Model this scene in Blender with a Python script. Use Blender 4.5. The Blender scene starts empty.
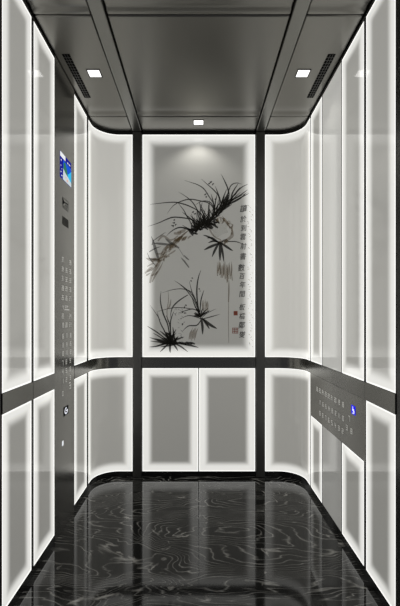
import bpy, bmesh, math, random
from mathutils import Vector, Matrix

random.seed(7)
scene = bpy.context.scene
S = 0.007            # metres per drawing unit
FL = -158.5          # floor level relative to the eye, drawing units
CE = 186.5           # ceiling level
HW = 102.0           # half width of the cabin
BK = 400.0           # distance of the rear wall
R = 23.0             # radius of the rounded rear corners


def W(x, y, z):
    return Vector((x * S, y * S, (z - FL) * S))


# ------------------------------------------------------------------ camera
cam_data = bpy.data.cameras.new('camera')
cam = bpy.data.objects.new('camera', cam_data)
scene.collection.objects.link(cam)
cam.location = W(0, 0, 0)
cam.rotation_euler = (math.radians(90), 0, 0)
cam_data.sensor_fit = 'HORIZONTAL'
cam_data.sensor_width = 36.0
cam_data.lens = 36.0
cam_data.shift_x = 1.2 / 400
cam_data.shift_y = 15.0 / 400
cam_data.clip_start = 0.02
scene.camera = cam

# ------------------------------------------------------------------ world, exposure
world = bpy.data.worlds.new('world')
scene.world = world
world.use_nodes = True
world.node_tree.nodes['Background'].inputs[0].default_value = (0.9, 0.92, 1.0, 1)
world.node_tree.nodes['Background'].inputs[1].default_value = 0.12
scene.view_settings.view_transform = 'Standard'
scene.view_settings.look = 'None'
scene.view_settings.exposure = 0.0
scene.view_settings.gamma = 1.0
scene.view_settings.use_curve_mapping = False

GLOW = 0.70          # emission of the lit borders
CORE_UP = 0.245       # emission of the middle of the upper panels
CORE_LOW = 0.165


# ------------------------------------------------------------------ materials
def new_mat(name):
    m = bpy.data.materials.new(name)
    m.use_nodes = True
    return m, m.node_tree.nodes, m.node_tree.links, m.node_tree.nodes['Principled BSDF']


def simple(name, col, rough=0.4, metal=0.0, emis=None, es=0.0, alpha=1.0, coat=0.0, bump=0.0):
    m, n, l, b = new_mat(name)
    b.inputs['Base Color'].default_value = (*col, 1)
    b.inputs['Roughness'].default_value = rough
    b.inputs['Metallic'].default_value = metal
    b.inputs['Alpha'].default_value = alpha
    b.inputs['Coat Weight'].default_value = coat
    if emis:
        b.inputs['Emission Color'].default_value = (*emis, 1)
        b.inputs['Emission Strength'].default_value = es
    return m


def brushed(name, col, rough, scale=(1, 1, 60)):
    """dark stainless steel with a fine directional grain in roughness"""
    m, n, l, b = new_mat(name)
    tc = n.new('ShaderNodeTexCoord')
    mp = n.new('ShaderNodeMapping')
    mp.inputs['Scale'].default_value = scale
    nz = n.new('ShaderNodeTexNoise')
    nz.inputs['Scale'].default_value = 6
    nz.inputs['Detail'].default_value = 3
    mr = n.new('ShaderNodeMapRange')
    mr.inputs['To Min'].default_value = rough * 0.93
    mr.inputs['To Max'].default_value = rough * 1.1
    l.new(tc.outputs['Object'], mp.inputs[0])
    l.new(mp.outputs[0], nz.inputs['Vector'])
    l.new(nz.outputs['Fac'], mr.inputs['Value'])
    l.new(mr.outputs[0], b.inputs['Roughness'])
    b.inputs['Base Color'].default_value = (*col, 1)
    b.inputs['Metallic'].default_value = 1.0
    return m


def panel_mat(name, core, glow=GLOW, width=4.2, fade=6.2, base=(0.45, 0.441, 0.402), rough=0.07, core_col=(1.0, 0.985, 0.925)):
    """edge-lit light-guide glass: luminous border, dimmer middle, glossy face"""
    m, n, l, b = new_mat(name)
    def mn(a, c, op='MINIMUM', k=None):
        x = n.new('ShaderNodeMath')
        x.operation = op
        l.new(a, x.inputs[0]); l.new(c, x.inputs[1])
        if k is not None:
            x.inputs[2].default_value = k
        return x.outputs[0]
    ua = n.new('ShaderNodeUVMap'); ua.uv_map = 'from_low_edges'
    ub = n.new('ShaderNodeUVMap'); ub.uv_map = 'from_high_edges'
    sa = n.new('ShaderNodeSeparateXYZ'); sb = n.new('ShaderNodeSeparateXYZ')
    l.new(ua.outputs[0], sa.inputs[0]); l.new(ub.outputs[0], sb.inputs[0])
    h = mn(sa.outputs[0], sb.outputs[0])
    v = mn(sa.outputs[1], sb.outputs[1])
    d = mn(h, v, 'SMOOTH_MIN', 3.0)
    mr = n.new('ShaderNodeMapRange')
    mr.interpolation_type = 'SMOOTHSTEP'
    mr.inputs['From Min'].default_value = width - 1.2
    mr.inputs['From Max'].default_value = width + fade
    mr.inputs['To Min'].default_value = 1.0
    mr.inputs['To Max'].default_value = 0.0
    l.new(d, mr.inputs['Value'])
    mx = n.new('ShaderNodeMix'); mx.data_type = 'RGBA'
    l.new(mr.outputs[0], mx.inputs[0])
    mx.inputs[6].default_value = (core * core_col[0], core * core_col[1], core * core_col[2], 1)
    mx.inputs[7].default_value = (glow, glow * 0.995, glow * 0.955, 1)
    l.new(mx.outputs[2], b.inputs['Emission Color'])
    b.inputs['Emission Strength'].default_value = 1.0
    b.inputs['Base Color'].default_value = (*base, 1)
    b.inputs['Roughness'].default_value = rough
    return m


def marble():
    m, n, l, b = new_mat('black_marble')
    tc = n.new('ShaderNodeTexCoord')
    big = n.new('ShaderNodeTexNoise'); big.inputs['Scale'].default_value = 1.7
    big.inputs['Detail'].default_value = 3; big.inputs['Distortion'].default_value = 0.4
    l.new(tc.outputs['Object'], big.inputs['Vector'])
    # wavy drifting veins
    add = n.new('ShaderNodeVectorMath'); add.operation = 'MULTIPLY_ADD'
    l.new(big.outputs['Color'], add.inputs[0])
    add.inputs[1].default_value = (0.35, 0.35, 0)
    l.new(tc.outputs['Object'], add.inputs[2])
    mp = n.new('ShaderNodeMapping')
    mp.inputs['Rotation'].default_value = (0, 0, 0.25)
    mp.inputs['Scale'].default_value = (0.55, 2.4, 1)
    l.new(add.outputs[0], mp.inputs[0])
    fl = n.new('ShaderNodeTexNoise')
    fl.inputs['Scale'].default_value = 1.35; fl.inputs['Detail'].default_value = 7
    fl.inputs['Roughness'].default_value = 0.34; fl.inputs['Distortion'].default_value = 0.5
    l.new(mp.outputs[0], fl.inputs['Vector'])
    ml = n.new('ShaderNodeMath'); ml.operation = 'MULTIPLY'; ml.inputs[1].default_value = 95
    l.new(fl.outputs['Fac'], ml.inputs[0])
    wv = n.new('ShaderNodeMath'); wv.operation = 'PINGPONG'; wv.inputs[1].default_value = 1.0
    l.new(ml.outputs[0], wv.inputs[0])
    r1 = n.new('ShaderNodeMapRange')
    r1.inputs['From Min'].default_value = 0.55; r1.inputs['From Max'].default_value = 1.0
    l.new(wv.outputs[0], r1.inputs['Value'])
    pw = n.new('ShaderNodeMath'); pw.operation = 'POWER'; pw.inputs[1].default_value = 2.6
    l.new(r1.outputs[0], pw.inputs[0])
    # patchiness
    pt = n.new('ShaderNodeTexNoise'); pt.inputs['Scale'].default_value = 9; pt.inputs['Detail'].default_value = 4
    l.new(tc.outputs['Object'], pt.inputs['Vector'])
    r2 = n.new('ShaderNodeMapRange')
    r2.inputs['From Min'].default_value = 0.22; r2.inputs['From Max'].default_value = 0.72
    l.new(pt.outputs['Fac'], r2.inputs['Value'])
    m1 = n.new('ShaderNodeMath'); m1.operation = 'MULTIPLY'
    l.new(pw.outputs[0], m1.inputs[0]); l.new(r2.outputs[0], m1.inputs[1])
    # thin white cracks
    dv = n.new('ShaderNodeVectorMath'); dv.operation = 'MULTIPLY_ADD'
    nz = n.new('ShaderNodeTexNoise'); nz.inputs['Scale'].default_value = 9; nz.inputs['Detail'].default_value = 4
    l.new(tc.outputs['Object'], nz.inputs['Vector'])
    l.new(nz.outputs['Color'], dv.inputs[0]); dv.inputs[1].default_value = (0.16, 0.16, 0)
    l.new(tc.outputs['Object'], dv.inputs[2])
    vo = n.new('ShaderNodeTexVoronoi'); vo.feature = 'DISTANCE_TO_EDGE'; vo.inputs['Scale'].default_value = 2.3
    l.new(dv.outputs[0], vo.inputs['Vector'])
    r3 = n.new('ShaderNodeMapRange')
    r3.inputs['From Min'].default_value = 0.0; r3.inputs['From Max'].default_value = 0.013
    r3.inputs['To Min'].default_value = 1.0; r3.inputs['To Max'].default_value = 0.0
    l.new(vo.outputs['Distance'], r3.inputs['Value'])
    pt2 = n.new('ShaderNodeTexNoise'); pt2.inputs['Scale'].default_value = 11; pt2.inputs['Detail'].default_value = 2
    l.new(tc.outputs['Object'], pt2.inputs['Vector'])
    r4 = n.new('ShaderNodeMapRange')
    r4.inputs['From Min'].default_value = 0.55; r4.inputs['From Max'].default_value = 0.68
    l.new(pt2.outputs['Fac'], r4.inputs['Value'])
    m2 = n.new('ShaderNodeMath'); m2.operation = 'MULTIPLY'
    l.new(r3.outputs[0], m2.inputs[0]); l.new(r4.outputs[0], m2.inputs[1])
    mA = n.new('ShaderNodeMix'); mA.data_type = 'RGBA'
    mA.inputs[6].default_value = (0.008, 0.008, 0.0072, 1)
    mA.inputs[7].default_value = (0.46, 0.45, 0.42, 1)
    l.new(m1.outputs[0], mA.inputs[0])
    mB = n.new('ShaderNodeMix'); mB.data_type = 'RGBA'
    mB.inputs[7].default_value = (0.62, 0.60, 0.56, 1)
    l.new(m2.outputs[0], mB.inputs[0]); l.new(mA.outputs[2], mB.inputs[6])
    l.new(mB.outputs[2], b.inputs['Base Color'])
    b.inputs['Roughness'].default_value = 0.07
    b.inputs['IOR'].default_value = 1.5
    return m


M = {}
M['marble'] = marble()
M['ceiling'] = brushed('ceiling_steel', (0.225, 0.22, 0.203), 0.30, (1, 30, 1))
M['beam'] = brushed('beam_steel', (0.23, 0.228, 0.213), 0.30, (1, 30, 1))
M['band'] = brushed('band_steel', (0.22, 0.216, 0.20), 0.24, (1, 1, 60))
M['post'] = brushed('post_steel', (0.20, 0.197, 0.183), 0.30, (60, 60, 1))
M['cop'] = simple('control_panel_steel', (0.262, 0.256, 0.237), 0.24, 1.0)
M['dark'] = simple('black_backing', (0.012, 0.012, 0.011), 0.4)
M['trim'] = simple('black_metal_trim', (0.03, 0.03, 0.028), 0.25, 0.6)
M['kick'] = simple('black_stone_kick', (0.008, 0.008, 0.0075), 0.12)
M['upper'] = panel_mat('edge_lit_glass_upper', CORE_UP)
M['lower'] = panel_mat('edge_lit_glass_lower', CORE_LOW)
M['back_low'] = panel_mat('edge_lit_rear_glass_lower', CORE_LOW - 0.01, width=5.6, fade=5.5)
M['corner_up'] = panel_mat('edge_lit_curved_glass_upper', CORE_UP + 0.12, width=4.8)
M['corner_low'] = panel_mat('edge_lit_curved_glass_lower', CORE_LOW + 0.03, width=4.8)
M['picture'] = panel_mat('edge_lit_picture_glass', 0.13, width=4.6, fade=9.5, base=(0.5, 0.495, 0.46))
M['plain_up'] = simple('plain_glass_upper_added_glow', (0.56, 0.56, 0.53), 0.09, emis=(1, .99, .94), es=0.33)  # not a light panel; even emission added to brighten the grey glass
M['plain_low'] = simple('plain_glass_lower_added_glow', (0.42, 0.42, 0.395), 0.09, emis=(1, .99, .94), es=0.17)  # weaker added emission lifts the lower grey glass, also no light source
M['edge'] = simple('led_edge', (0.8, 0.8, 0.78), 0.3, emis=(1, 1, 0.97), es=0.98)
M['lamp'] = simple('lamp_diffuser', (0.9, 0.9, 0.9), 0.3, emis=(1, 0.99, 0.96), es=1.6)
M['bezel'] = simple('lamp_bezel', (0.05, 0.05, 0.047), 0.35, 0.7)
M['hole'] = simple('vent_dark', (0.003, 0.003, 0.003), 0.8)
M['slat'] = simple('vent_steel', (0.09, 0.09, 0.085), 0.4, 0.8)
M['ink'] = simple('black_ink', (0.022, 0.021, 0.017), 0.25, alpha=0.86)
M['ink_soft'] = simple('grey_ink', (0.05, 0.05, 0.045), 0.25, alpha=0.6)
M['ink_faint'] = simple('faint_ink', (0.25, 0.25, 0.24), 0.25, alpha=0.42)
M['wash'] = simple('brown_ink_wash', (0.20, 0.13, 0.05), 0.25, alpha=0.42)
M['paper'] = simple('pale_rock_wash', (0.62, 0.62, 0.58), 0.25, alpha=0.22)
M['seal'] = simple('red_seal_ink', (0.42, 0.11, 0.07), 0.25, alpha=0.75)
M['button'] = simple('button_steel', (0.245, 0.24, 0.222), 0.26, 1.0)
M['mark'] = simple('button_mark', (0.7, 0.69, 0.65), 0.5, emis=(1, 1, 0.96), es=0.2)  # slight emission added so digits and printed text read brighter
M['shadow_gap'] = simple('button_gap', (0.03, 0.03, 0.03), 0.6)
M['blackprint'] = simple('black_print', (0.006, 0.006, 0.006), 0.5)
M['s_white'] = simple('screen_white', (0.02, 0.02, 0.02), 0.2, emis=(0.92, 0.95, 0.97), es=0.9)
M['s_navy'] = simple('screen_navy', (0.01, 0.01, 0.02), 0.2, emis=(0.004, 0.006, 0.26), es=1.0)
M['s_blue'] = simple('screen_blue', (0.01, 0.01, 0.02), 0.2, emis=(0.004, 0.09, 0.66), es=1.0)
M['s_cyan'] = simple('screen_cyan', (0.01, 0.02, 0.02), 0.2, emis=(0.03, 0.50, 0.85), es=1.0)
M['s_green'] = simple('screen_green', (0.01, 0.02, 0.01), 0.2, emis=(0.03, 0.17, 0.10), es=1.0)
M['s_sand'] = simple('screen_sand', (0.02, 0.02, 0.02), 0.2, emis=(0.58, 0.66, 0.68), es=1.0)
M['s_red'] = simple('screen_red', (0.02, 0.01, 0.01), 0.2, emis=(0.78, 0.33, 0.24), es=1.0)
M['b_blue'] = simple('lit_blue_button', (0.01, 0.01, 0.05), 0.3, emis=(0.012, 0.012, 0.85), es=1.0)
M['b_white'] = simple('lit_white_symbol', (0.5, 0.5, 0.5), 0.3, emis=(0.8, 0.82, 0.9), es=1.0)


for q in list(M):
    if q[:2] in ('s_', 'b_') or q in ('blackprint', 'ink', 'ink_soft', 'ink_faint', 'wash', 'seal', 'paper', 'hole'):
        M[q].node_tree.nodes['Principled BSDF'].inputs['Specular IOR Level'].default_value = 0.02
        M[q].node_tree.nodes['Principled BSDF'].inputs['Roughness'].default_value = 0.6

# ------------------------------------------------------------------ helpers
def link(name, me, mat, parent=None):
    o = bpy.data.objects.new(name, me)
    scene.collection.objects.link(o)
    if mat is not None:
        for mm in (mat if isinstance(mat, (list, tuple)) else [mat]):
            me.materials.append(mm)
    if parent:
        o.parent = parent
        o.matrix_parent_inverse = Matrix.Translation(-parent.location)
    return o


def build(name, bm, mat, parent=None):
    me = bpy.data.meshes.new(name)
    bm.to_mesh(me)
    bm.free()
    return link(name, me, mat, parent)


def thing(name, label, cat, loc, group=None):
    o = bpy.data.objects.new(name, None)
    o.empty_display_size = 0.05
    scene.collection.objects.link(o)
    o.location = loc
    o['label'] = label
    o['category'] = cat
    if group:
        o['group'] = group
    return o


def struct(o):
    o['kind'] = 'structure'
    return o


def add_box(bm, x0, x1, y0, y1, z0, z1, bevel=0.0, mi=0):
    """axis-aligned box in drawing units"""
    r = bmesh.ops.create_cube(bm, size=1.0)
    a = W(min(x0, x1), min(y0, y1), min(z0, z1)); c = W(max(x0, x1), max(y0, y1), max(z0, z1))
    for v in r['verts']:
        v.co = Vector([a[i] + (v.co[i] + 0.5) * (c[i] - a[i]) for i in range(3)])
    fs = set(f for v in r['verts'] for f in v.link_faces)
    for f in fs:
        f.material_index = mi
    if bevel:
        es = list(set(e for v in r['verts'] for e in v.link_edges))
        bmesh.ops.bevel(bm, geom=es, offset=bevel * S, segments=2, affect='EDGES', profile=0.6)


def corner_pts(side, o, y_start, x_end, n=20):
    """rear corner path from the side wall (y_start) to the rear wall (x_end); o = offset towards the room"""
    k = -1 if side == 'left' else 1
    cx, cy = HW - R, BK - R
    r = R - o
    pts = []
    if y_start < cy - 0.01:
        pts.append((HW - o, y_start))
    for i in range(n + 1):
        a = math.pi / 2 * i / n
        pts.append((cx + r * math.cos(a), cy + r * math.sin(a)))
    if x_end < cx - 0.01:
        pts.append((x_end, BK - o))
    pts = [(k * x, y) for x, y in pts]
    if side == 'right':
        pts.reverse()
    return pts


def offset_pts(pts, d):
    """offset a left-to-right path outwards (away from the room) by d"""
    out = []
    for i, p in enumerate(pts):
        n = Vector((0, 0))
        if i > 0:
            q = Vector(p) - Vector(pts[i - 1]); q.normalize(); n += Vector((-q.y, q.x))
        if i < len(pts) - 1:
            q = Vector(pts[i + 1]) - Vector(p); q.normalize(); n += Vector((-q.y, q.x))
        n.normalize()
        out.append((p[0] + n.x * d, p[1] + n.y * d))
    return out


def wall_strip(name, pts, t, z0, z1, mat, parent=None, smooth=None, bm=None, finish=True, side_mi=0):
    """solid upright slab whose inner face follows pts; UVs measure distance from the edges"""
    if bm is None:
        bm = bmesh.new()
    ua = bm.loops.layers.uv.get('from_low_edges') or bm.loops.layers.uv.new('from_low_edges')
    ub = bm.loops.layers.uv.get('from_high_edges') or bm.loops.layers.uv.new('from_high_edges')
    back = offset_pts(pts, t)
    L = [0]
    for i in range(1, len(pts)):
        L.append(L[-1] + (Vector(pts[i]) - Vector(pts[i - 1])).length)
    T, H = L[-1], z1 - z0
    if smooth is None:
        smooth = len(pts) > 2

    def quad(co, uv, sm):
        vs = [bm.verts.new(W(*c)) for c in co]
        f = bm.faces.new(vs)
        for lp, (u, v) in zip(f.loops, uv):
            lp[ua].uv = (u, v)
            lp[ub].uv = (T - u, H - v)
        f.smooth = sm
        f.material_index = side_mi
        return f
    n = len(pts)
    fv0 = [bm.verts.new(W(p[0], p[1], z0)) for p in pts]
    fv1 = [bm.verts.new(W(p[0], p[1], z1)) for p in pts]
    for i in range(n - 1):
        f = bm.faces.new([fv0[i], fv0[i + 1], fv1[i + 1], fv1[i]])
        for lp, (u, v) in zip(f.loops, [(L[i], 0), (L[i + 1], 0), (L[i + 1], H), (L[i], H)]):
            lp[ua].uv = (u, v)
            lp[ub].uv = (T - u, H - v)
        f.smooth = smooth
    for i in range(n - 1):
        a, b_, c, d = pts[i], pts[i + 1], back[i + 1], back[i]
        quad([(*d, z0), (*d, z1), (*c, z1), (*c, z0)], [(20, 20)] * 4, smooth)
        quad([(*a, z1), (*b_, z1), (*c, z1), (*d, z1)], [(L[i], H), (L[i + 1], H), (L[i + 1], H), (L[i], H)], False)
        quad([(*a, z0), (*d, z0), (*c, z0), (*b_, z0)], [(L[i], 0), (L[i], 0), (L[i + 1], 0), (L[i + 1], 0)], False)
    quad([(*pts[0], z0), (*pts[0], z1), (*back[0], z1), (*back[0], z0)], [(0, 0), (0, H), (0, H), (0, 0)], False)
    quad([(*pts[-1], z0), (*back[-1], z0), (*back[-1], z1), (*pts[-1], z1)], [(T, 0), (T, 0), (T, H), (T, H)], False)
    if finish:
        return build(name, bm, mat, parent)
    return bm


def sub_path(pts, s0, s1):
    """piece of a path between arc lengths s0 and s1"""
    out = []; s = 0
    for i in range(len(pts) - 1):
        a, b_ = Vector(pts[i]), Vector(pts[i + 1]); d = (b_ - a).length
        for t_ in (s0, s1):
            pass
        if s <= s0 < s + d:
            out.append(tuple(a.lerp(b_, (s0 - s) / d)))
        if s0 < s + d < s1 - 1e-6:
            out.append(tuple(b_))
        if s < s1 <= s + d + 1e-6:
            out.append(tuple(a.lerp(b_, (s1 - s) / d)))
        s += d
    return out


def path_len(pts):
    return sum((Vector(pts[i + 1]) - Vector(pts[i])).length for i in range(len(pts) - 1))


def light_panel(pts, z0, z1, mat, label, group, lit=True, name='light_panel', cat='wall panel'):
    c = pts[len(pts) // 2] if len(pts) > 2 else ((pts[0][0] + pts[1][0]) / 2, (pts[0][1] + pts[1][1]) / 2)
    root = thing(name, label, cat, W(c[0], c[1], z0), group)
    wall_strip('glass', pts, 1.6, z0, z1, [mat, M['trim']], root, side_mi=1)
    if lit:
        w = 0.75
        T = path_len(pts)
        inner = offset_pts(pts, -0.12)
        bm = bmesh.new()
        wall_strip('', inner, 0.115, z0, z0 + w, None, bm=bm, finish=False)
        wall_strip('', inner, 0.115, z1 - w, z1, None, bm=bm, finish=False)
        Ti = path_len(inner)
        wall_strip('', sub_path(inner, 0, w), 0.115, z0 + w, z1 - w, None, bm=bm, finish=False)
        wall_strip('', sub_path(inner, Ti - w, Ti), 0.115, z0 + w, z1 - w, None, bm=bm, finish=False)
        e = build('led_edge_strip', bm, M['edge'], root)
        e['label'] = 'thin white glowing edge line'
    return root


# ------------------------------------------------------------------ setting
ZT, ZB1, ZB0, ZK = 183.3, -39.0, -50.2, -153.2     # panel top, band top, band bottom, panel bottom
YF = 207.0                                          # cabin entrance plane

bm = bmesh.new()
add_box(bm, -116, 116, 150, 418, FL - 8, FL)
struct(build('floor', bm, M['marble']))

bm = bmesh.new()
# ceiling trays: three lanes by three rows with open joints against a dark slab
lanes = [(-101.9, -66.2), (-56.4, 56.4), (66.2, 101.9)]
def tray(bm, x0, x1, prof):
    """ceiling tray whose underside follows prof = [(y, rise)]; long rolled edges"""
    xs = [(x0, 0.9), (x0 + .25, 0.25), (x0 + .8, 0), (x0 + 1.1, 0), (x1 - 1.1, 0), (x1 - .8, 0), (x1 - .25, 0.25), (x1, 0.9)]
    g = [[bm.verts.new(W(x, y, CE + dz + ez)) for (x, ez) in xs] for (y, dz) in prof]
    for i in range(len(prof) - 1):
        for j in range(len(xs) - 1):
            f = bm.faces.new([g[i][j], g[i + 1][j], g[i + 1][j + 1], g[i][j + 1]])
            f.smooth = True
    tops = [[bm.verts.new(W(x, y, CE + 3)) for x in (x0, x1)] for y in (prof[0][0], prof[-1][0])]
    bm.faces.new([tops[0][0], tops[0][1], tops[1][1], tops[1][0]])
    bm.faces.new(g[0] + [tops[0][1], tops[0][0]])
    bm.faces.new(list(reversed(g[-1])) + [tops[1][0], tops[1][1]])
    bm.faces.new([g[i][0] for i in range(len(prof) - 1, -1, -1)] + [tops[0][0], tops[1][0]])
    bm.faces.new([g[i][-1] for i in range(len(prof))] + [tops[1][1], tops[0][1]])
def e0(y): return [(y, .9), (y + .25, .25), (y + .8, 0), (y + 1.1, 0)]
def e1(y): return [(y - 1.1, 0), (y - .8, 0), (y - .25, .25), (y, .9)]
for (x0, x1) in lanes:
    tray(bm, x0, x1, e0(195) + [(229, 0), (230, 0), (234, .12), (237, .65), (239.5, 1.0), (241.5, .75), (243, .12), (244.4, 0), (244.8, 0)] + e1(246.2))
    tray(bm, x0, x1, e0(247.0) + [(350, 0), (351, 0), (356, .14), (359.5, .48), (362, .66), (363.8, .45), (365.2, .12), (367, 0), (367.5, 0)] + e1(369.9))
    tray(bm, x0, x1, e0(370.7) + [(385, 0)] + e1(399.9))
bmesh.ops.recalc_face_normals(bm, faces=bm.faces)
struct(build('ceiling', bm, M['ceiling']))
bm = bmesh.new()
add_box(bm, -116, 116, 195, 418, CE + 3.0, CE + 8)
struct(build('trim_1', bm, M['dark']))

for i, k in enumerate((-1, 1)):
    bm = bmesh.new()
    add_box(bm, k * 57.0, k * 65.6, 195, 397.5, CE - 1.2, CE + 2.9, 0.5)
    struct(build('trim_%d' % (2 + i), bm, M['beam']))
    bm = bmesh.new()
    add_box(bm, k * 57.0, k * 65.6, 397.6, 401.6, FL, CE - 1.3, 0.4)
    struct(build('trim_%d' % (4 + i), bm, M['post']))

# dark shell behind the panels
struct(wall_strip('wall_left', [(-HW - 1.7, 207), (-HW - 1.7, BK - R - 12)], 8, FL, CE + 3, M['dark']))
struct(wall_strip('wall_right', [(HW + 1.7, BK - R - 12), (HW + 1.7, 207)], 8, FL, CE + 3, M['dark']))
back_path = corner_pts('left', -1.7, BK - R - 12, 0) + corner_pts('right', -1.7, BK - R - 12, 0)[1:]
struct(wall_strip('wall_back', back_path, 8, FL, CE + 3, M['dark']))
for k, nm in ((-1, 'wall_front_left'), (1, 'wall_front_right')):
    bm = bmesh.new()
    add_box(bm, k * 102.05, k * 130, 190, 206.8, FL, CE + 3, 0.3)
    struct(build(nm, bm, M['trim']))

# continuous head trim, kick strip and waist band
full = ([(-HW, YF)] + corner_pts('left', 0, 377, 66) )
def side_path(side, o, y0):
    p = corner_pts(side, o, y0, 65.8)
    return p
tn = 6
for side in ('left', 'right'):
    struct(wall_strip('trim_%d' % tn, side_path(side, 0.0, YF), 1.6, ZT + 0.3, CE - 0.05, M['trim'])); tn += 1
    struct(wall_strip('trim_%d' % tn, side_path(side, 0.15, YF), 1.6, FL, ZK - 0.3, M['kick'])); tn += 1
struct(wall_strip('trim_%d' % tn, [(-56.8, BK), (56.8, BK)], 1.6, ZT + 0.3, CE - 0.05, M['trim'])); tn += 1
struct(wall_strip('trim_%d' % tn, [(-56.8, BK - .15), (56.8, BK - .15)], 1.6, FL, ZK - 0.3, M['kick'])); tn += 1
# band pieces
YC0, YC1 = 282.5, 326.8            # left control column
band_pieces = [
    [(-HW + .5, YF), (-HW + .5, 245.0)],
    [(-HW + .5, 245.5), (-HW + .5, YC0 - .2)],
    corner_pts('left', 0.5, YC1 + .2, 65.8),
    [(-56.8, BK - .5), (56.8, BK - .5)],
    corner_pts('right', 0.5, 245.0, 65.8),
    [(HW - .5, 244.8), (HW - .5, YF)],
]
for p in band_pieces:
    struct(wall_strip('trim_%d' % tn, p, 2.1, ZB0 + .25, ZB1 - .25, M['band'])); tn += 1

# ------------------------------------------------------------------ light panels
mull = [('left', 243.5, 247.0), ('left', 363.4, 369.5), ('right', 243.5, 247.0), ('right', 284.5, 285.9), ('right', 329.7, 331.1), ('right', 363.0, 365.7)]
for sd, a0, a1 in mull:
    k_ = -1 if sd == 'left' else 1
    for z0, z1 in ((ZB1, ZT), (ZK, ZB0 if (sd == 'left' or a0 < 244) else -88.4)):
        bm = bmesh.new()
        add_box(bm, k_ * (HW + .15), k_ * (HW + 1.6), a0, a1, z0, z1)
        struct(build('trim_%d' % tn, bm, M['trim'])); tn += 1
J0, J1, J2 = 243.4, 247.1, 363.3
GL, GR, GB = 'glowing panels of the left wall', 'glowing panels of the right wall', 'glowing panels of the rear wall'
for lvl, z0, z1, mt, cm in (('upper', ZB1, ZT, M['upper'], M['corner_up']), ('lower', ZK, ZB0, M['lower'], M['corner_low'])):
    where = 'above the dark waist band' if lvl == 'upper' else 'below the dark waist band'
    tall = 'tall' if lvl == 'upper' else 'short'
    light_panel([(-HW, YF + .3), (-HW, J0)], z0, z1, mt, '%s glowing white glass panel at left entrance edge, %s' % (tall, where), GL)
    light_panel([(-HW, J1), (-HW, YC0 - .4)], z0, z1, mt, '%s glowing glass panel just in front of left button column, %s' % (tall, where), GL)
    light_panel([(-HW, YC1 + .5), (-HW, J2)], z0, z1, mt, '%s narrow glowing panel just behind left button column, %s' % (tall, where), GL)
    light_panel(corner_pts('left', 0, 369.6, 66.3), z0, z1, cm, '%s curved glowing glass panel in left rear corner, %s' % (tall, where), GB, name='curved_light_panel')
    light_panel(corner_pts('right', 0, 365.8, 66.3), z0, z1, cm, '%s curved glowing glass panel in right rear corner, %s' % (tall, where), GB, name='curved_light_panel')
    zr = z1 if lvl == 'upper' else -88.6
    light_panel([(HW, 362.9), (HW, 331.2)], z0, zr, mt, '%s narrow glowing panel next to right rear corner, %s' % (tall, where if lvl == 'upper' else 'under the horizontal button plate'), GR)
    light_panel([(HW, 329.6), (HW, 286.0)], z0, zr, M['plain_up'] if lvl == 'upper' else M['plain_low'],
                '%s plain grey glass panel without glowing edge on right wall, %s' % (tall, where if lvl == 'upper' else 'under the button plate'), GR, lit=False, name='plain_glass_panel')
    light_panel([(HW, 284.4), (HW, 247.1)], z0, zr, mt, '%s glowing right-wall panel between plain grey glass and entrance panel, %s' % (tall, 'above the dark waist band' if lvl == 'upper' else 'under button plate'), GR)
    light_panel([(HW, 243.4), (HW, YF + .3)], z0, z1, mt, '%s glowing glass panel at right entrance edge, %s' % (tall, where), GR)
light_panel([(-56.3, BK), (-0.55, BK)], ZK, ZB0, M['back_low'], 'left one of two short glowing panels under the ink painting', GB)
light_panel([(0.35, BK), (56.3, BK)], ZK, ZB0, M['back_low'], 'right one of two short glowing panels under the ink painting', GB)
pic = light_panel([(-56.3, BK), (56.3, BK)], ZB1, ZT, M['picture'], 'large glowing glass panel with ink orchid painting, centre of rear wall', None, name='picture_panel', cat='picture panel')


# ------------------------------------------------------------------ ink painting
def px(x, y):
    return (x - 198.8, 318.0 - y)


def smooth_curve(P, n=7):
    out = []
    Q = [P[0]] + list(P) + [P[-1]]
    for i in range(1, len(Q) - 2):
        p0, p1, p2, p3 = [Vector(q) for q in Q[i - 1:i + 3]]
        for j in range(n):
            t = j / n
            out.append(0.5 * ((2 * p1) + (p2 - p0) * t + (2 * p0 - 5 * p1 + 4 * p2 - p3) * t * t + (3 * p1 - p0 - 3 * p2 + p3) * t ** 3))
    out.append(Vector(P[-1]))
    return out


class Ink:
    def __init__(self):
        self.bm = bmesh.new()
        self.k = 0

    def stroke(self, P, w, tip=0.12, root=0.6, peak=0.55):
        """brush stroke from tip to root"""
        c = smooth_curve([px(*p) for p in P], 6)
        n = len(c)
        self.k += 1
        y = BK - 0.03 - 0.0011 * (self.k % 90)
        L, Rr = [], []
        for i, p in enumerate(c):
            a = c[max(0, i - 1)]; b_ = c[min(n - 1, i + 1)]
            d = (b_ - a)
            if d.length < 1e-6:
                d = Vector((1, 0))
            d.normalize()
            nn = Vector((-d.y, d.x))
            t = i / (n - 1)
            if t < peak:
                ww = tip + (1 - tip) * math.sin(t / peak * math.pi / 2)
            else:
                ww = root + (1 - root) * math.cos((t - peak) / (1 - peak) * math.pi / 2)
            ww *= w * 0.5
            L.append(self.bm.verts.new(W(p.x + nn.x * ww, y, p.y + nn.y * ww)))
            Rr.append(self.bm.verts.new(W(p.x - nn.x * ww, y, p.y - nn.y * ww)))
        for i in range(n - 1):
            self.bm.faces.new([L[i], Rr[i], Rr[i + 1], L[i + 1]])

    def blob(self, x, y0, r, sy=1.0, n=9):
        cx, cz = px(x, y0)
        self.k += 1
        y = BK - 0.03 - 0.0011 * (self.k % 90)
        vs = []
        for i in range(n):
            a = 2 * math.pi * i / n
            rr = r * random.uniform(0.6, 1.2)
            vs.append(self.bm.verts.new(W(cx + rr * math.cos(a), y, cz + rr * sy * math.sin(a))))
        self.bm.faces.new(vs)

    def done(self, name, mat, parent):
        return build(name, self.bm, mat, parent)


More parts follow.
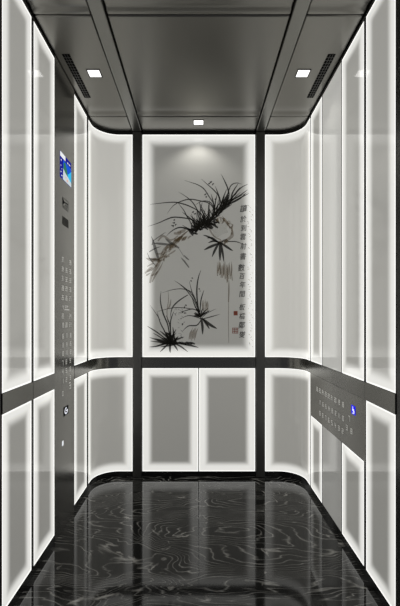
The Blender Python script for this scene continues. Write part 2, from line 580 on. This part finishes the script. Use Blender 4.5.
def orchid(name, strokes, extra=None, mat='ink'):
    k = Ink()
    for s in strokes:
        k.stroke(s[1], s[0])
    if extra:
        extra(k)
    return k.done(name, M[mat], pic)


# pale rock shapes and brown wash first
k = Ink()
k.stroke([(190, 229), (184, 234), (178, 240), (172, 244), (165, 249), (161, 258), (157, 267), (152, 275), (150, 283)], 3.2)
k.stroke([(188, 231), (182, 236), (176, 243), (168, 244)], 2.6)
k.stroke([(176, 238), (170, 240), (163, 236), (158, 241)], 2.2)
k.stroke([(163, 262), (160, 268), (155, 276), (152, 282)], 1.8)
k.stroke([(146, 258), (150, 259.5), (157, 260), (160, 262)], 3.6)
k.stroke([(214, 217), (219, 217), (223, 219), (228, 225), (232, 230), (233, 236), (229, 240)], 1.5)
k.stroke([(211, 221), (209, 226), (211, 232), (215, 237), (221, 240)], 1.6)
k.stroke([(233, 224), (232, 230), (231, 236), (226, 240), (219, 242)], 2.2)
k.stroke([(222, 216), (227, 222), (230, 228)], 1.6)
for i in range(20):
    x = 217.5 + (i % 10) * 1.55 + random.uniform(-.4, .4)
    y0 = 261 + random.uniform(0, 5)
    k.stroke([(x, y0), (x + random.uniform(-.8, .8), y0 + random.uniform(6, 10)), (x + random.uniform(-1, 1), y0 + random.uniform(13, 22) * (0.7 + 0.03 * (i % 10)))], random.uniform(.8, 1.6))
k.stroke([(228, 275), (228.6, 300), (228.4, 325), (228.8, 343)], .8)
k.stroke([(229, 280), (229, 290), (228.5, 302)], 1.4)
for a in range(8):
    x = 203 + a * 0.7
    k.stroke([(x, 298 + random.uniform(0, 4)), (x + random.uniform(-1, 1), 305), (x + random.uniform(-.6, .6), 311)], .8)
    x = 190 + a * 0.9
    k.stroke([(x + 2, 326 + random.uniform(0, 4)), (x, 333), (x - 1, 338 + random.uniform(0, 3))], 1.0)
k.stroke([(168, 290), (168.5, 300), (167, 312), (168, 322)], 1.0)
k.stroke([(171, 299), (170, 305), (168, 309)], 1.6)
for i in range(34):
    t = i / 33
    x, y = 189 - 36 * t + random.uniform(-4, 4), 231 + 40 * t ** 1.3 + random.uniform(-5, 5)
    k.stroke([(x, y), (x - random.uniform(1, 4), y + random.uniform(0, 3)), (x - random.uniform(3, 8), y + random.uniform(2, 6))], random.uniform(1.2, 3.4))
for i in range(22):
    a = random.uniform(-1.9, 2.4)
    x, y = 221 + 11 * math.cos(a), 229 + 11.5 * math.sin(a)
    k.stroke([(x, y), (x + random.uniform(-2, 2), y + 2), (x + random.uniform(-2, 2), y + random.uniform(2, 6))], random.uniform(.8, 1.9))
k.done('rock_wash', M['wash'], pic)
k = Ink()
k.blob(220, 229, 10, 0.95, 14)
k.done('pale_rock', M['paper'], pic)

A = [
    (1.2, [(149.8, 204.4), (158.8, 203.4), (169.8, 202.3), (178, 202.7), (189, 206), (200, 212.6), (206, 224)]),
    (1.3, [(147.8, 226.4), (157.4, 223.4), (167, 219.2), (173.9, 217.2), (184.9, 218.1), (192.5, 220.2), (200, 228)]),
    (1.1, [(167, 214), (172.5, 206.5), (179.4, 202), (189, 199.3), (198.6, 200.5), (210, 204), (216, 214)]),
    (1.0, [(178.7, 192), (186.3, 196.8), (193.1, 203), (199.3, 214), (203, 226)]),
    (1.0, [(184.2, 180.3), (191.8, 182.7), (198, 184.9), (204, 189), (209, 196.5), (214.3, 205.8), (214, 218)]),
    (1.3, [(166.3, 236), (172.5, 230.5), (179.4, 227.5), (187.6, 228.5), (197, 232)]),
    (1.0, [(178, 203), (183.5, 209.9), (187.6, 217.5), (193, 226)]),
    (1.4, [(221.1, 174.1), (224.6, 181), (228, 189.3), (228.7, 197.5), (224, 208)]),
    (1.1, [(201.2, 178.9), (207.4, 184.4), (214.3, 190.6), (219, 197.5), (219.8, 210)]),
    (1.3, [(248, 184.2), (241.8, 187.2), (234.9, 194), (229.4, 201.6), (221, 212.6)]),
    (1.0, [(242, 184.2), (236.3, 183), (230.8, 185.8), (227.3, 194.8), (221, 208)]),
    (0.6, [(249, 192), (240.4, 196.1), (232, 201), (226, 208)]),
    (1.0, [(195, 205), (203, 201), (211, 203), (215, 212)]),
    (1.1, [(195, 222), (200, 221), (207, 224), (211, 229)]),
]
def dense_a(k):
    for i in range(84):
        t = i / 83
        bx = 192 + 38 * t + random.uniform(-1.2, 1.2)
        by = 233 - 30 * t ** 1.15 + random.uniform(-2, 2.5)
        l = random.uniform(9, 24)
        a = random.gauss(-0.05 + .55 * t, 0.42)
        tx, ty = bx + l * math.sin(a), by - l * math.cos(a)
        b = random.uniform(-2.5, 2.5)
        k.stroke([(tx, ty), ((tx + bx) / 2 + b, (ty + by) / 2), (bx, by)], random.uniform(.7, 1.4))
    for i in range(30):                      # matted foot of the clump
        t = i / 29
        bx = 190 + 26 * t; by = 231 - 10 * t + random.uniform(-3, 3)
        k.stroke([(bx - random.uniform(2, 6), by - random.uniform(0, 6)), (bx, by), (bx + random.uniform(2, 6), by + random.uniform(-1, 4))], random.uniform(1.2, 2.4))
    for (x, y) in [(174, 223), (175.5, 225), (173, 226), (211, 182), (213, 184), (209.5, 183.5), (206, 197), (205, 195), (215.5, 199), (174, 220), (193, 212), (195, 214)]:
        k.stroke([(x + random.uniform(-1.6, 1.6), y + random.uniform(-1.5, 1.5)), (x, y), (x + random.uniform(-1.6, 1.6), y + random.uniform(-1.5, 1.5))], 1.1)
        k.stroke([(x + random.uniform(-1.6, 1.6), y + random.uniform(-1.5, 1.5)), (x, y), (x + 1, y - 1)], .8)
orchid('orchid_leaves', A, dense_a)

B = [
    (2.6, [(204, 250), (211, 246.5), (220, 243)]), (2.4, [(212, 257), (215, 250), (219, 243)]),
    (2.8, [(220, 261), (220, 252), (220, 242)]), (2.2, [(224, 262), (222.5, 252), (221, 243)]),
    (2.4, [(233, 251), (227, 247), (221, 243)]), (1.0, [(244, 244.5), (235, 241.5), (224, 242)]),
    (2.0, [(208, 243), (214, 241), (221, 243)]), (1.6, [(229, 241), (225, 240), (220, 243)]),
    (2.0, [(207, 238), (212, 238), (219, 243)]), (1.8, [(203, 235), (209, 237), (217, 242)]),
]
orchid('bamboo_leaves', B)
C = [
    (3.0, [(152.8, 239), (155, 248), (158.8, 260)]), (2.4, [(153.3, 243.2), (161, 243.8), (171.5, 245)]),
    (2.6, [(165.2, 238.5), (171, 243), (179, 248)]), (1.0, [(166, 232), (160, 236), (153, 241)]),
    (1.2, [(161, 246.5), (155, 248.5), (149, 252)]), (1.6, [(180.8, 257.4), (184.5, 261.5), (189, 267.6)]),
    (1.4, [(183.5, 254.8), (186, 257.5), (189, 260)]), (0.5, [(178, 247), (181, 252), (184, 257)]),
    (1.0, [(147, 252), (150, 259), (156, 266)]), (1.2, [(151, 236), (153, 241), (152, 245)]),
    (1.8, [(149, 258.5), (154, 259.5), (160, 260)]),
]
orchid('bamboo_leaves', C, mat='ink_soft')
D = [
    (1.5, [(201, 270), (198.2, 278.4), (196.8, 291), (198, 306.5), (201, 319)]),
    (1.0, [(189.1, 280.5), (192.6, 293.8), (198, 306.5), (201, 318)]),
    (1.0, [(180, 284.7), (187, 291), (195.4, 303), (200, 316)]),
    (0.9, [(174.5, 280.5), (181.5, 285.4), (191.3, 293.8), (197, 304)]),
    (0.8, [(161.8, 293), (173, 289.6), (182.9, 289), (191.3, 292), (196, 300)]),
    (1.0, [(220, 314.2), (210.2, 317), (202, 319)]), (0.7, [(216.5, 308.6), (206.6, 313.5), (202, 318)]),
    (2.6, [(202.6, 334.5), (202.4, 326), (201, 318)]), (2.8, [(217, 328.6), (210.5, 325), (203, 319)]),
    (2.2, [(209.5, 329), (206.5, 324), (202, 318)]), (1.2, [(182.8, 331), (188.4, 326), (196.8, 325.2), (201, 320)]),
    (0.9, [(180, 319), (188.4, 315.6), (196, 317), (201, 319)]),
    (1.3, [(170.2, 318), (172.3, 307.9), (178.7, 300.9), (188, 294.8)]),
    (0.8, [(156.2, 312), (171.6, 308), (184.3, 307.9), (197, 310)]),
    (1.0, [(178, 313), (186, 310.5), (193, 309), (199, 312)]),
    (1.2, [(192, 298), (195, 306), (199, 314)]), (1.2, [(204, 290), (201, 300), (200, 312)]),
]
def dense_d(k):
    for i in range(16):
        a = random.uniform(-1.5, 1.0)
        l = random.uniform(5, 13)
        k.stroke([(200.5 + l * math.sin(a), 317 - l * math.cos(a)), (200.5 + l * .4 * math.sin(a), 317 - l * .5 * math.cos(a)), (200.5, 317)], random.uniform(1, 1.8))
    for (x, y) in [(192, 278), (191.5, 281), (199, 289), (200, 291), (186, 305), (184.5, 307), (183, 312), (185, 313), (184, 322), (182.5, 324)]:
        k.stroke([(x + random.uniform(-1.8, 1.8), y + random.uniform(-1.5, 1.5)), (x, y), (x + random.uniform(-1.6, 1.6), y + random.uniform(-1.5, 1.5))], 1.1)
orchid('orchid_leaves', D, dense_d)
E = [
    (1.4, [(161.1, 291), (160.4, 300.9), (163.2, 313.5), (168.1, 326), (170, 342)]),
    (1.2, [(157, 312), (160.4, 323), (165, 332), (169, 342)]),
    (1.3, [(147, 326), (156.2, 331.7), (166, 339)]), (1.3, [(149.2, 337.3), (157.6, 340), (167, 343)]),
    (1.4, [(149.2, 347), (158, 346), (168, 343)]), (2.2, [(198.5, 347.5), (187, 344.6), (172, 342)]),
    (1.8, [(184, 337), (178, 339), (171, 343)]), (1.6, [(188, 352), (180, 346), (171, 342)]),
    (2.2, [(170.2, 353), (170, 347), (171, 341)]), (1.6, [(160, 352), (165, 347), (170, 342)]),
    (1.2, [(174, 311), (170.5, 322), (171, 340)]), (1.2, [(150, 341), (158, 342), (167, 344)]),
    (1.2, [(166, 315), (170, 326), (171, 341)]), (1.8, [(178, 351), (175, 346), (171, 342)]),
    (1.2, [(153, 333), (160, 337), (168, 343)]), (0.6, [(150, 305), (157, 315), (160, 320)]),
]
def dense_e(k):
    for i in range(26):
        a = random.uniform(-1.9, 0.7)
        l = random.uniform(7, 19)
        bx, by = 170 + random.uniform(-3, 8), 342 + random.uniform(-2, 3)
        k.stroke([(bx + l * math.sin(a), by - l * math.cos(a)), (bx + l * .45 * math.sin(a) + random.uniform(-1, 1), by - l * .55 * math.cos(a)), (bx, by)], random.uniform(1, 2))
    for i in range(9):
        k.stroke([(168 + 3 * i - 3, 341 + random.uniform(-3, 3)), (168 + 3 * i, 343), (168 + 3 * i + 3, 343 + random.uniform(-2, 3))], 2.0)
orchid('orchid_leaves', E, dense_e)
k = Ink()
for i in range(26):
    x = random.choice([175.5, 178.5, 181.5]) + random.uniform(-.8, .8); y = random.uniform(309, 340)
    k.stroke([(x - 1, y), (x, y + random.uniform(-1, 1)), (x + 1, y + random.uniform(-1, 2))], .5)
for i in range(60):                    # faint second column at the bright edge
    x = random.choice([249, 250.5, 251.5]) + random.uniform(-1, 1); y = 205 + i * 2.4
    k.stroke([(x - random.uniform(.4, 1.3), y), (x, y + random.uniform(-1, 1)), (x + random.uniform(.4, 1.3), y + random.uniform(-1, 2))], .6)
k.done('faint_writing', M['ink_faint'], pic)['kind'] = 'stuff'


def text_mesh(body, size):
    cu = bpy.data.curves.new('glyph', 'FONT')
    cu.body = body
    cu.size = size
    cu.align_x = 'CENTER'; cu.align_y = 'CENTER'
    cu.resolution_u = 2
    cu.offset = size * 0.01
    o = bpy.data.objects.new('glyph', cu)
    scene.collection.objects.link(o)
    bpy.context.view_layer.update()
    dg = bpy.context.evaluated_depsgraph_get()
    me = bpy.data.meshes.new_from_object(o.evaluated_get(dg))
    bpy.data.objects.remove(o)
    bpy.data.curves.remove(cu)
    me.materials.clear()
    return me


chars = [('讀', 243.6, 208.6, 8.2), ('於', 243.4, 219, 7.2), ('到', 243.6, 228, 7), ('雲', 243, 236.8, 7.2), ('前', 243.4, 246.2, 7),
         ('書', 243, 256.3, 7.6), ('數', 241.4, 267.6, 8), ('百', 242, 276.2, 6.6), ('年', 242.6, 284.6, 7), ('間', 242.2, 294, 7.2),
         ('板', 242.2, 307, 7), ('橋', 242.2, 316, 7), ('鄭', 241.8, 325, 7.6), ('燮', 242.2, 334.5, 7)]
for ch, x, y, sz in chars:
    me = text_mesh(ch, sz)
    bm = bmesh.new()
    n0 = 0
    bm.from_mesh(me)
    bm.verts.ensure_lookup_table()
    vs = bm.verts[n0:]
    if vs:
        cx = (min(v.co.x for v in vs) + max(v.co.x for v in vs)) / 2
        cy = (min(v.co.y for v in vs) + max(v.co.y for v in vs)) / 2
        a = random.uniform(-.12, .12)
        for v in vs:
            u, w_ = v.co.x - cx, v.co.y - cy
            u, w_ = u * math.cos(a) - w_ * math.sin(a), u * math.sin(a) + w_ * math.cos(a)
            u = u * 0.86 + w_ * 0.16
            X, Z = px(x, y)
            v.co = W(X + u, BK - 0.14, Z + w_ * 0.95)
    bpy.data.meshes.remove(me)
    build('calligraphy_character', bm, M['ink'], pic)
bm = bmesh.new()
X, Z = px(235.6, 313.2)
add_box(bm, X - 2, X + 2, BK - .14, BK - .05, Z - 2.2, Z + 2.2)
build('red_seal', bm, M['seal'], pic)
bm = bmesh.new()
X, Z = px(235.2, 330.6)
for q in (-2.6, -.9, .9, 2.6):
    add_box(bm, X + q - .32, X + q + .32, BK - .14, BK - .05, Z - 2.6, Z + 2.6)
    add_box(bm, X - 2.9, X + 2.9, BK - .16, BK - .05, Z + q - .25, Z + q + .25)
build('red_seal', bm, M['seal'], pic)

# ------------------------------------------------------------------ ceiling lamps
def downlight(x0, x1, y0, y1, label, power, blend, angle):
    cx, cy = (x0 + x1) / 2, (y0 + y1) / 2
    root = thing('recessed_downlight', label, 'ceiling light', W(cx, cy, CE), 'square lamps set in the ceiling')
    bm = bmesh.new()
    b = 0.7
    for bx in [(x0 - b, x1 + b, y0 - b, y0), (x0 - b, x1 + b, y1, y1 + b), (x0 - b, x0, y0, y1), (x1, x1 + b, y0, y1)]:
        add_box(bm, *bx, CE - .35, CE + .3)
    build('bezel', bm, M['bezel'], root)
    bm = bmesh.new()
    add_box(bm, x0, x1, y0, y1, CE - .15, CE + .3)
    d = build('diffuser', bm, M['lamp'], root)
    ld = bpy.data.lights.new('lamp_beam', 'SPOT')
    ld.energy = power
    ld.color = (1, 0.985, 0.95)
    ld.spot_size = math.radians(angle)
    ld.spot_blend = blend
    ld.shadow_soft_size = 0.012
    lo = bpy.data.objects.new('lamp_beam', ld)
    scene.collection.objects.link(lo)
    lo.parent = root
    lo.location = (0, 0, -0.012)
    return root


downlight(-83.9, -75.1, 300.5, 309.3, 'small square lamp in the left ceiling strip beside the vent', 1.5, .6, 100)
downlight(74.9, 83.7, 300.5, 309.3, 'small square lamp in the right ceiling strip beside the vent', 1.5, .6, 100)
downlight(-4.7, 4.2, 377, 385.6, 'small square lamp in the centre above the orchid painting', 2.9, .6, 122)


# ------------------------------------------------------------------ ceiling vents
def vent(k, label):
    x0, x1, y0, y1 = 91.4, 96.8, 282.6, 338.6
    root = thing('ceiling_vent', label, 'vent', W(k * 94.1, 310, CE), 'perforated vents in the ceiling')
    bm = bmesh.new()
    add_box(bm, k * x0, k * x1, y0, y1, CE - .12, CE + .2)
    build('backing', bm, M['hole'], root)
    bm = bmesh.new()
    for i in range(1, 3):
        x = x0 + (x1 - x0) * i / 3
        add_box(bm, k * (x - .17), k * (x + .17), y0, y1, CE - .5, CE - .13)
    n = 17
    for i in range(1, n):
        y = y0 + (y1 - y0) * i / n
        add_box(bm, k * x0, k * x1, y - .28, y + .28, CE - .45, CE - .13)
    build('grille', bm, M['slat'], root)
    return root


vent(-1, 'long black perforated vent in the ceiling above the left wall')
vent(1, 'long black perforated vent in the ceiling above the right wall')


# ------------------------------------------------------------------ control panels
# marks drawn on a side wall: a = distance along the wall (towards the rear), z = height
SEG = {'0': 'abcdef', '1': 'bc', '2': 'abged', '3': 'abgcd', '4': 'fgbc', '5': 'afgcd', '6': 'afgedc', '7': 'abc', '8': 'abcdefg', '9': 'abcdfg'}


def seg_boxes(ch, w, h, t):
    r = []
    for s_ in SEG[ch]:
        if s_ == 'a': r.append((-w / 2, w / 2, h / 2 - t, h / 2))
        if s_ == 'd': r.append((-w / 2, w / 2, -h / 2, -h / 2 + t))
        if s_ == 'g': r.append((-w / 2, w / 2, -t / 2, t / 2))
        if s_ == 'f': r.append((-w / 2, -w / 2 + t, 0, h / 2))
        if s_ == 'b': r.append((w / 2 - t, w / 2, 0, h / 2))
        if s_ == 'e': r.append((-w / 2, -w / 2 + t, -h / 2, 0))
        if s_ == 'c': r.append((w / 2 - t, w / 2, -h / 2, 0))
    return r


def side_box(bm, side, a0, a1, z0, z1, d0, d1, mi=0, bevel=0.0):
    """box on a side wall between depths d0..d1 measured from the wall face into the room"""
    k = -1 if side == 'left' else 1
    add_box(bm, k * (HW - d1), k * (HW - d0), a0, a1, z0, z1, bevel, mi)


def button(side, a, z, text, root, face, w=5.6, h=5.0):
    bm = bmesh.new()
    side_box(bm, side, a - w / 2, a + w / 2, z - h / 2, z + h / 2, face, face + .04, 0, 0.015)
    k = 1 if side == 'left' else -1
    n = len(text)
    cw = 1.9 if n > 1 else 2.8
    for i, ch in enumerate(text):
        off = (i - (n - 1) / 2) * (cw + .55) * k
        for (u0, u1, v0, v1) in seg_boxes(ch, cw, 3.6, .5):
            if k < 0:
                u0, u1 = -u1, -u0
            side_box(bm, side, a + off + u0, a + off + u1, z + v0, z + v1, face + .04, face + .07, 1)
    return build('button', bm, [M['button'], M['mark']], root)


# --- left full-height column
FACE = 0.35
cop = thing('control_column', 'full-height dark steel button column with blue screen on left wall', 'control panel', W(-HW, (YC0 + YC1) / 2, FL))
bm = bmesh.new()
side_box(bm, 'left', YC0, YC1, FL + .1, CE - .1, -1.6, FACE, 0, 0.12)
build('face_plate', bm, M['cop'], cop)
# screen
bm = bmesh.new()
side_box(bm, 'left', 292.8, 318.2, 103.6, 122.8, FACE, FACE + .12)
scr = build('display_screen', bm, M['s_navy'], cop)
scr['label'] = 'lit blue screen showing a palm beach picture'
def scr_part(name, rects, mat, d):
    bm = bmesh.new()
    for (a0, a1, z0, z1) in rects:
        side_box(bm, 'left', a0, a1, z0, z1, d, d + .03)
    o = build(name, bm, M[mat], scr)
    return o
def tri_poly(name, poly, mat, d):
    bm = bmesh.new()
    f = bm.faces.new([bm.verts.new(W(-HW + d, a, z)) for a, z in poly])
    r = bmesh.ops.extrude_face_region(bm, geom=[f])
    bmesh.ops.translate(bm, verts=[v for v in r['geom'] if isinstance(v, bmesh.types.BMVert)], vec=(0.02 * S, 0, 0))
    bmesh.ops.recalc_face_normals(bm, faces=bm.faces)
    return build(name, bm, M[mat], scr)
scr_part('title_bar', [(293, 304.5, 119.2, 122.7)], 's_white', FACE + .12)
scr_part('sky_area', [(299.5, 318, 110, 118.3)], 's_blue', FACE + .12)
tri_poly('sea_area', [(304, 110), (318.1, 106), (318.1, 116), (311, 111.5)], 's_cyan', FACE + .155)
tri_poly('palm_area', [(299.6, 109), (306, 107), (310, 109.5), (308, 113.5), (304, 118), (300.5, 116.5)], 's_green', FACE + .18)
tri_poly('beach_area', [(298.5, 103.7), (318.1, 103.7), (318.1, 106.6), (311, 108.8), (304, 110.2), (299.6, 112)], 's_sand', FACE + .205)
scr_part('info_marks', [(294.3, 295.8, 116.2, 117.2), (294, 295.2, 112.3, 112.9), (296, 297, 110.3, 111), (294, 295.4, 107.6, 108.3), (295.5, 297.6, 105.2, 106), (308.5, 311, 119.3, 120.2), (312.5, 315.5, 119.4, 120.3)], 's_white', FACE + .15)
scr_part('red_marks', [(304.5, 306, 106.5, 107.6), (307, 309.5, 104.9, 106.3)], 's_red', FACE + .235)
# capacity plate (symbol + lines) and speaker holes
bm = bmesh.new()
f = bm.faces.new([bm.verts.new(W(-HW + FACE + .06, a, z)) for a, z in [(298, 90), (303.5, 87.6), (299, 84.6)]])
for (a0, a1, z0, z1) in [(298, 311.5, 89.9, 90.3), (311.1, 311.5, 82.6, 90.3), (298, 311.5, 82.6, 83), (298, 298.4, 82.6, 90.3),
                         (303.5, 310.5, 87.2, 88.3), (303.5, 310.5, 85.4, 86.2), (300, 303, 83.7, 84.6), (304.5, 309, 83.7, 84.4)]:
    side_box(bm, 'left', a0, a1, z0, z1, FACE, FACE + .06)
build('capacity_plate', bm, M['blackprint'], cop)
bm = bmesh.new()
for i in range(5):
    for j in range(5):
        a = 299 + i * 2.9; z = 70.4 + j * 1.28
        side_box(bm, 'left', a - (1.1 if (i + j) % 2 else 1.3), a + 1.25, z - .53, z + .53, FACE, FACE + .06)
build('speaker_grille', bm, M['blackprint'], cop)
# buttons
c1, c2, c3 = 298.8, 306.9, 316.2
rowsL = [(43.7, ('37', None, '39')), (36.6, ('34', '35', '36')), (29.6, ('31', '32', '33')), (22.4, ('28', '29', '30')), (15.3, ('25', '26', '27')),
         (1.5, ('22', None, '24')), (-5.3, ('19', '20', '21')), (-13.6, ('16', '17', '18')), (-20.3, ('13', '14', '15')), (-26.6, ('10', '11', '12')),
         (-33.6, ('7', '8', '9')), (-40.3, ('4', '5', '6')), (-47.2, ('1', '2', '3')), (-56.5, ('0', None, None))]
for z, tx in rowsL:
    for a, t_ in zip((c1, c2, c3), tx):
        if t_:
            button('left', a, z, t_, cop, FACE)
bm = bmesh.new()
for (a0, a1, z0, z1) in [(298.4, 300.6, 8.6, 9.2), (300, 300.6, 6.4, 8.6), (303, 311, 8.8, 9.4), (303.6, 309.5, 7.6, 8.1), (302.6, 313.5, 6, 6.8)]:
    side_box(bm, 'left', a0, a1, z0, z1, FACE, FACE + .06)
for (a0, a1, z0, z1) in [(313.5, 317.5, -51.4, -50.6), (314, 318, -53.6, -52.8), (315, 317.5, -56, -55.2), (317.2, 317.9, -56, -52)]:
    side_box(bm, 'left', a0, a1, z0, z1, FACE, FACE + .06)
build('printed_text', bm, M['mark'], cop)
# key switch and indicator
bm = bmesh.new()
side_box(bm, 'left', 300.6, 311.2, -74.2, -67.4, FACE, FACE + .2, 0, .05)
ks = build('key_switch', bm, M['blackprint'], cop)
bm = bmesh.new()
for i in range(12):
    a = 2 * math.pi * i / 12
    if i in (1, 2):
        continue
    side_box(bm, 'left', 306 + 3.0 * math.cos(a) - .6, 306 + 3.0 * math.cos(a) + .6, -70.8 + 2.1 * math.sin(a) - .5, -70.8 + 2.1 * math.sin(a) + .5, FACE + .2, FACE + .28)
side_box(bm, 'left', 305.4, 308.5, -71.2, -70.3, FACE + .2, FACE + .28)
build('key_mark', bm, M['b_white'], ks)
bm = bmesh.new()
side_box(bm, 'left', 297.3, 300.0, -95.3, -91.8, FACE, FACE + .25, 0, .1)
ind = build('indicator_lamp', bm, M['s_white'], cop)
ind['label'] = 'small lit white indicator'

# --- right horizontal plate
FR = 0.35
plate = thing('button_plate', 'wide dark steel button plate under the band on right wall', 'control panel', W(HW, 305, -88))
bm = bmesh.new()
side_box(bm, 'right', 243.9, 364.8, -88.2, ZB0 + .1, -1.6, FR, 0, .12)
build('face_plate', bm, M['cop'], plate)
floors = [str(i) for i in range(1, 27)]
colA = [343.1 - 7.55 * i for i in range(9)]
t_i = 26
for z, cols in ((-61.0, colA), (-70.7, colA[1:]), (-79.9, colA[1:])):
    for a in cols:
        button('right', a, z, str(max(1, t_i)), plate, FR, 5.2, 4.8)
        t_i -= 1
for a, z, t_ in ((270.2, -67.9, '7'), (274.8, -75.2, '3'), (266.4, -75.4, '8')):
    button('right', a, z, t_, plate, FR, 5.0, 4.8)
bm = bmesh.new()
side_box(bm, 'right', 259.6, 266.2, -63.4, -57.6, FR, FR + .2, 0, .06)
bb = build('accessible_call_button', bm, M['b_blue'], plate)
bb['label'] = 'lit blue square button with white wheelchair symbol'
bm = bmesh.new()
def rb(a0, a1, z0, z1):
    side_box(bm, 'right', a0, a1, z0, z1, FR + .2, FR + .26)
rb(263.0, 264.0, -59.1, -58.3)          # head
rb(263.1, 263.9, -61.2, -59.3)          # back
rb(261.4, 263.2, -60.3, -59.9)          # arm
rb(261.2, 263.5, -61.3, -60.8)          # thigh
rb(260.9, 261.6, -62.7, -61.0)          # shin
for i in range(9):
    a = math.radians(70 + i * 28)
    ca, cz = 263.3 + 1.5 * math.cos(a), -61.5 + 1.25 * math.sin(a)
    rb(ca - .28, ca + .28, cz - .26, cz + .26)
build('wheelchair_symbol', bm, M['b_white'], bb)
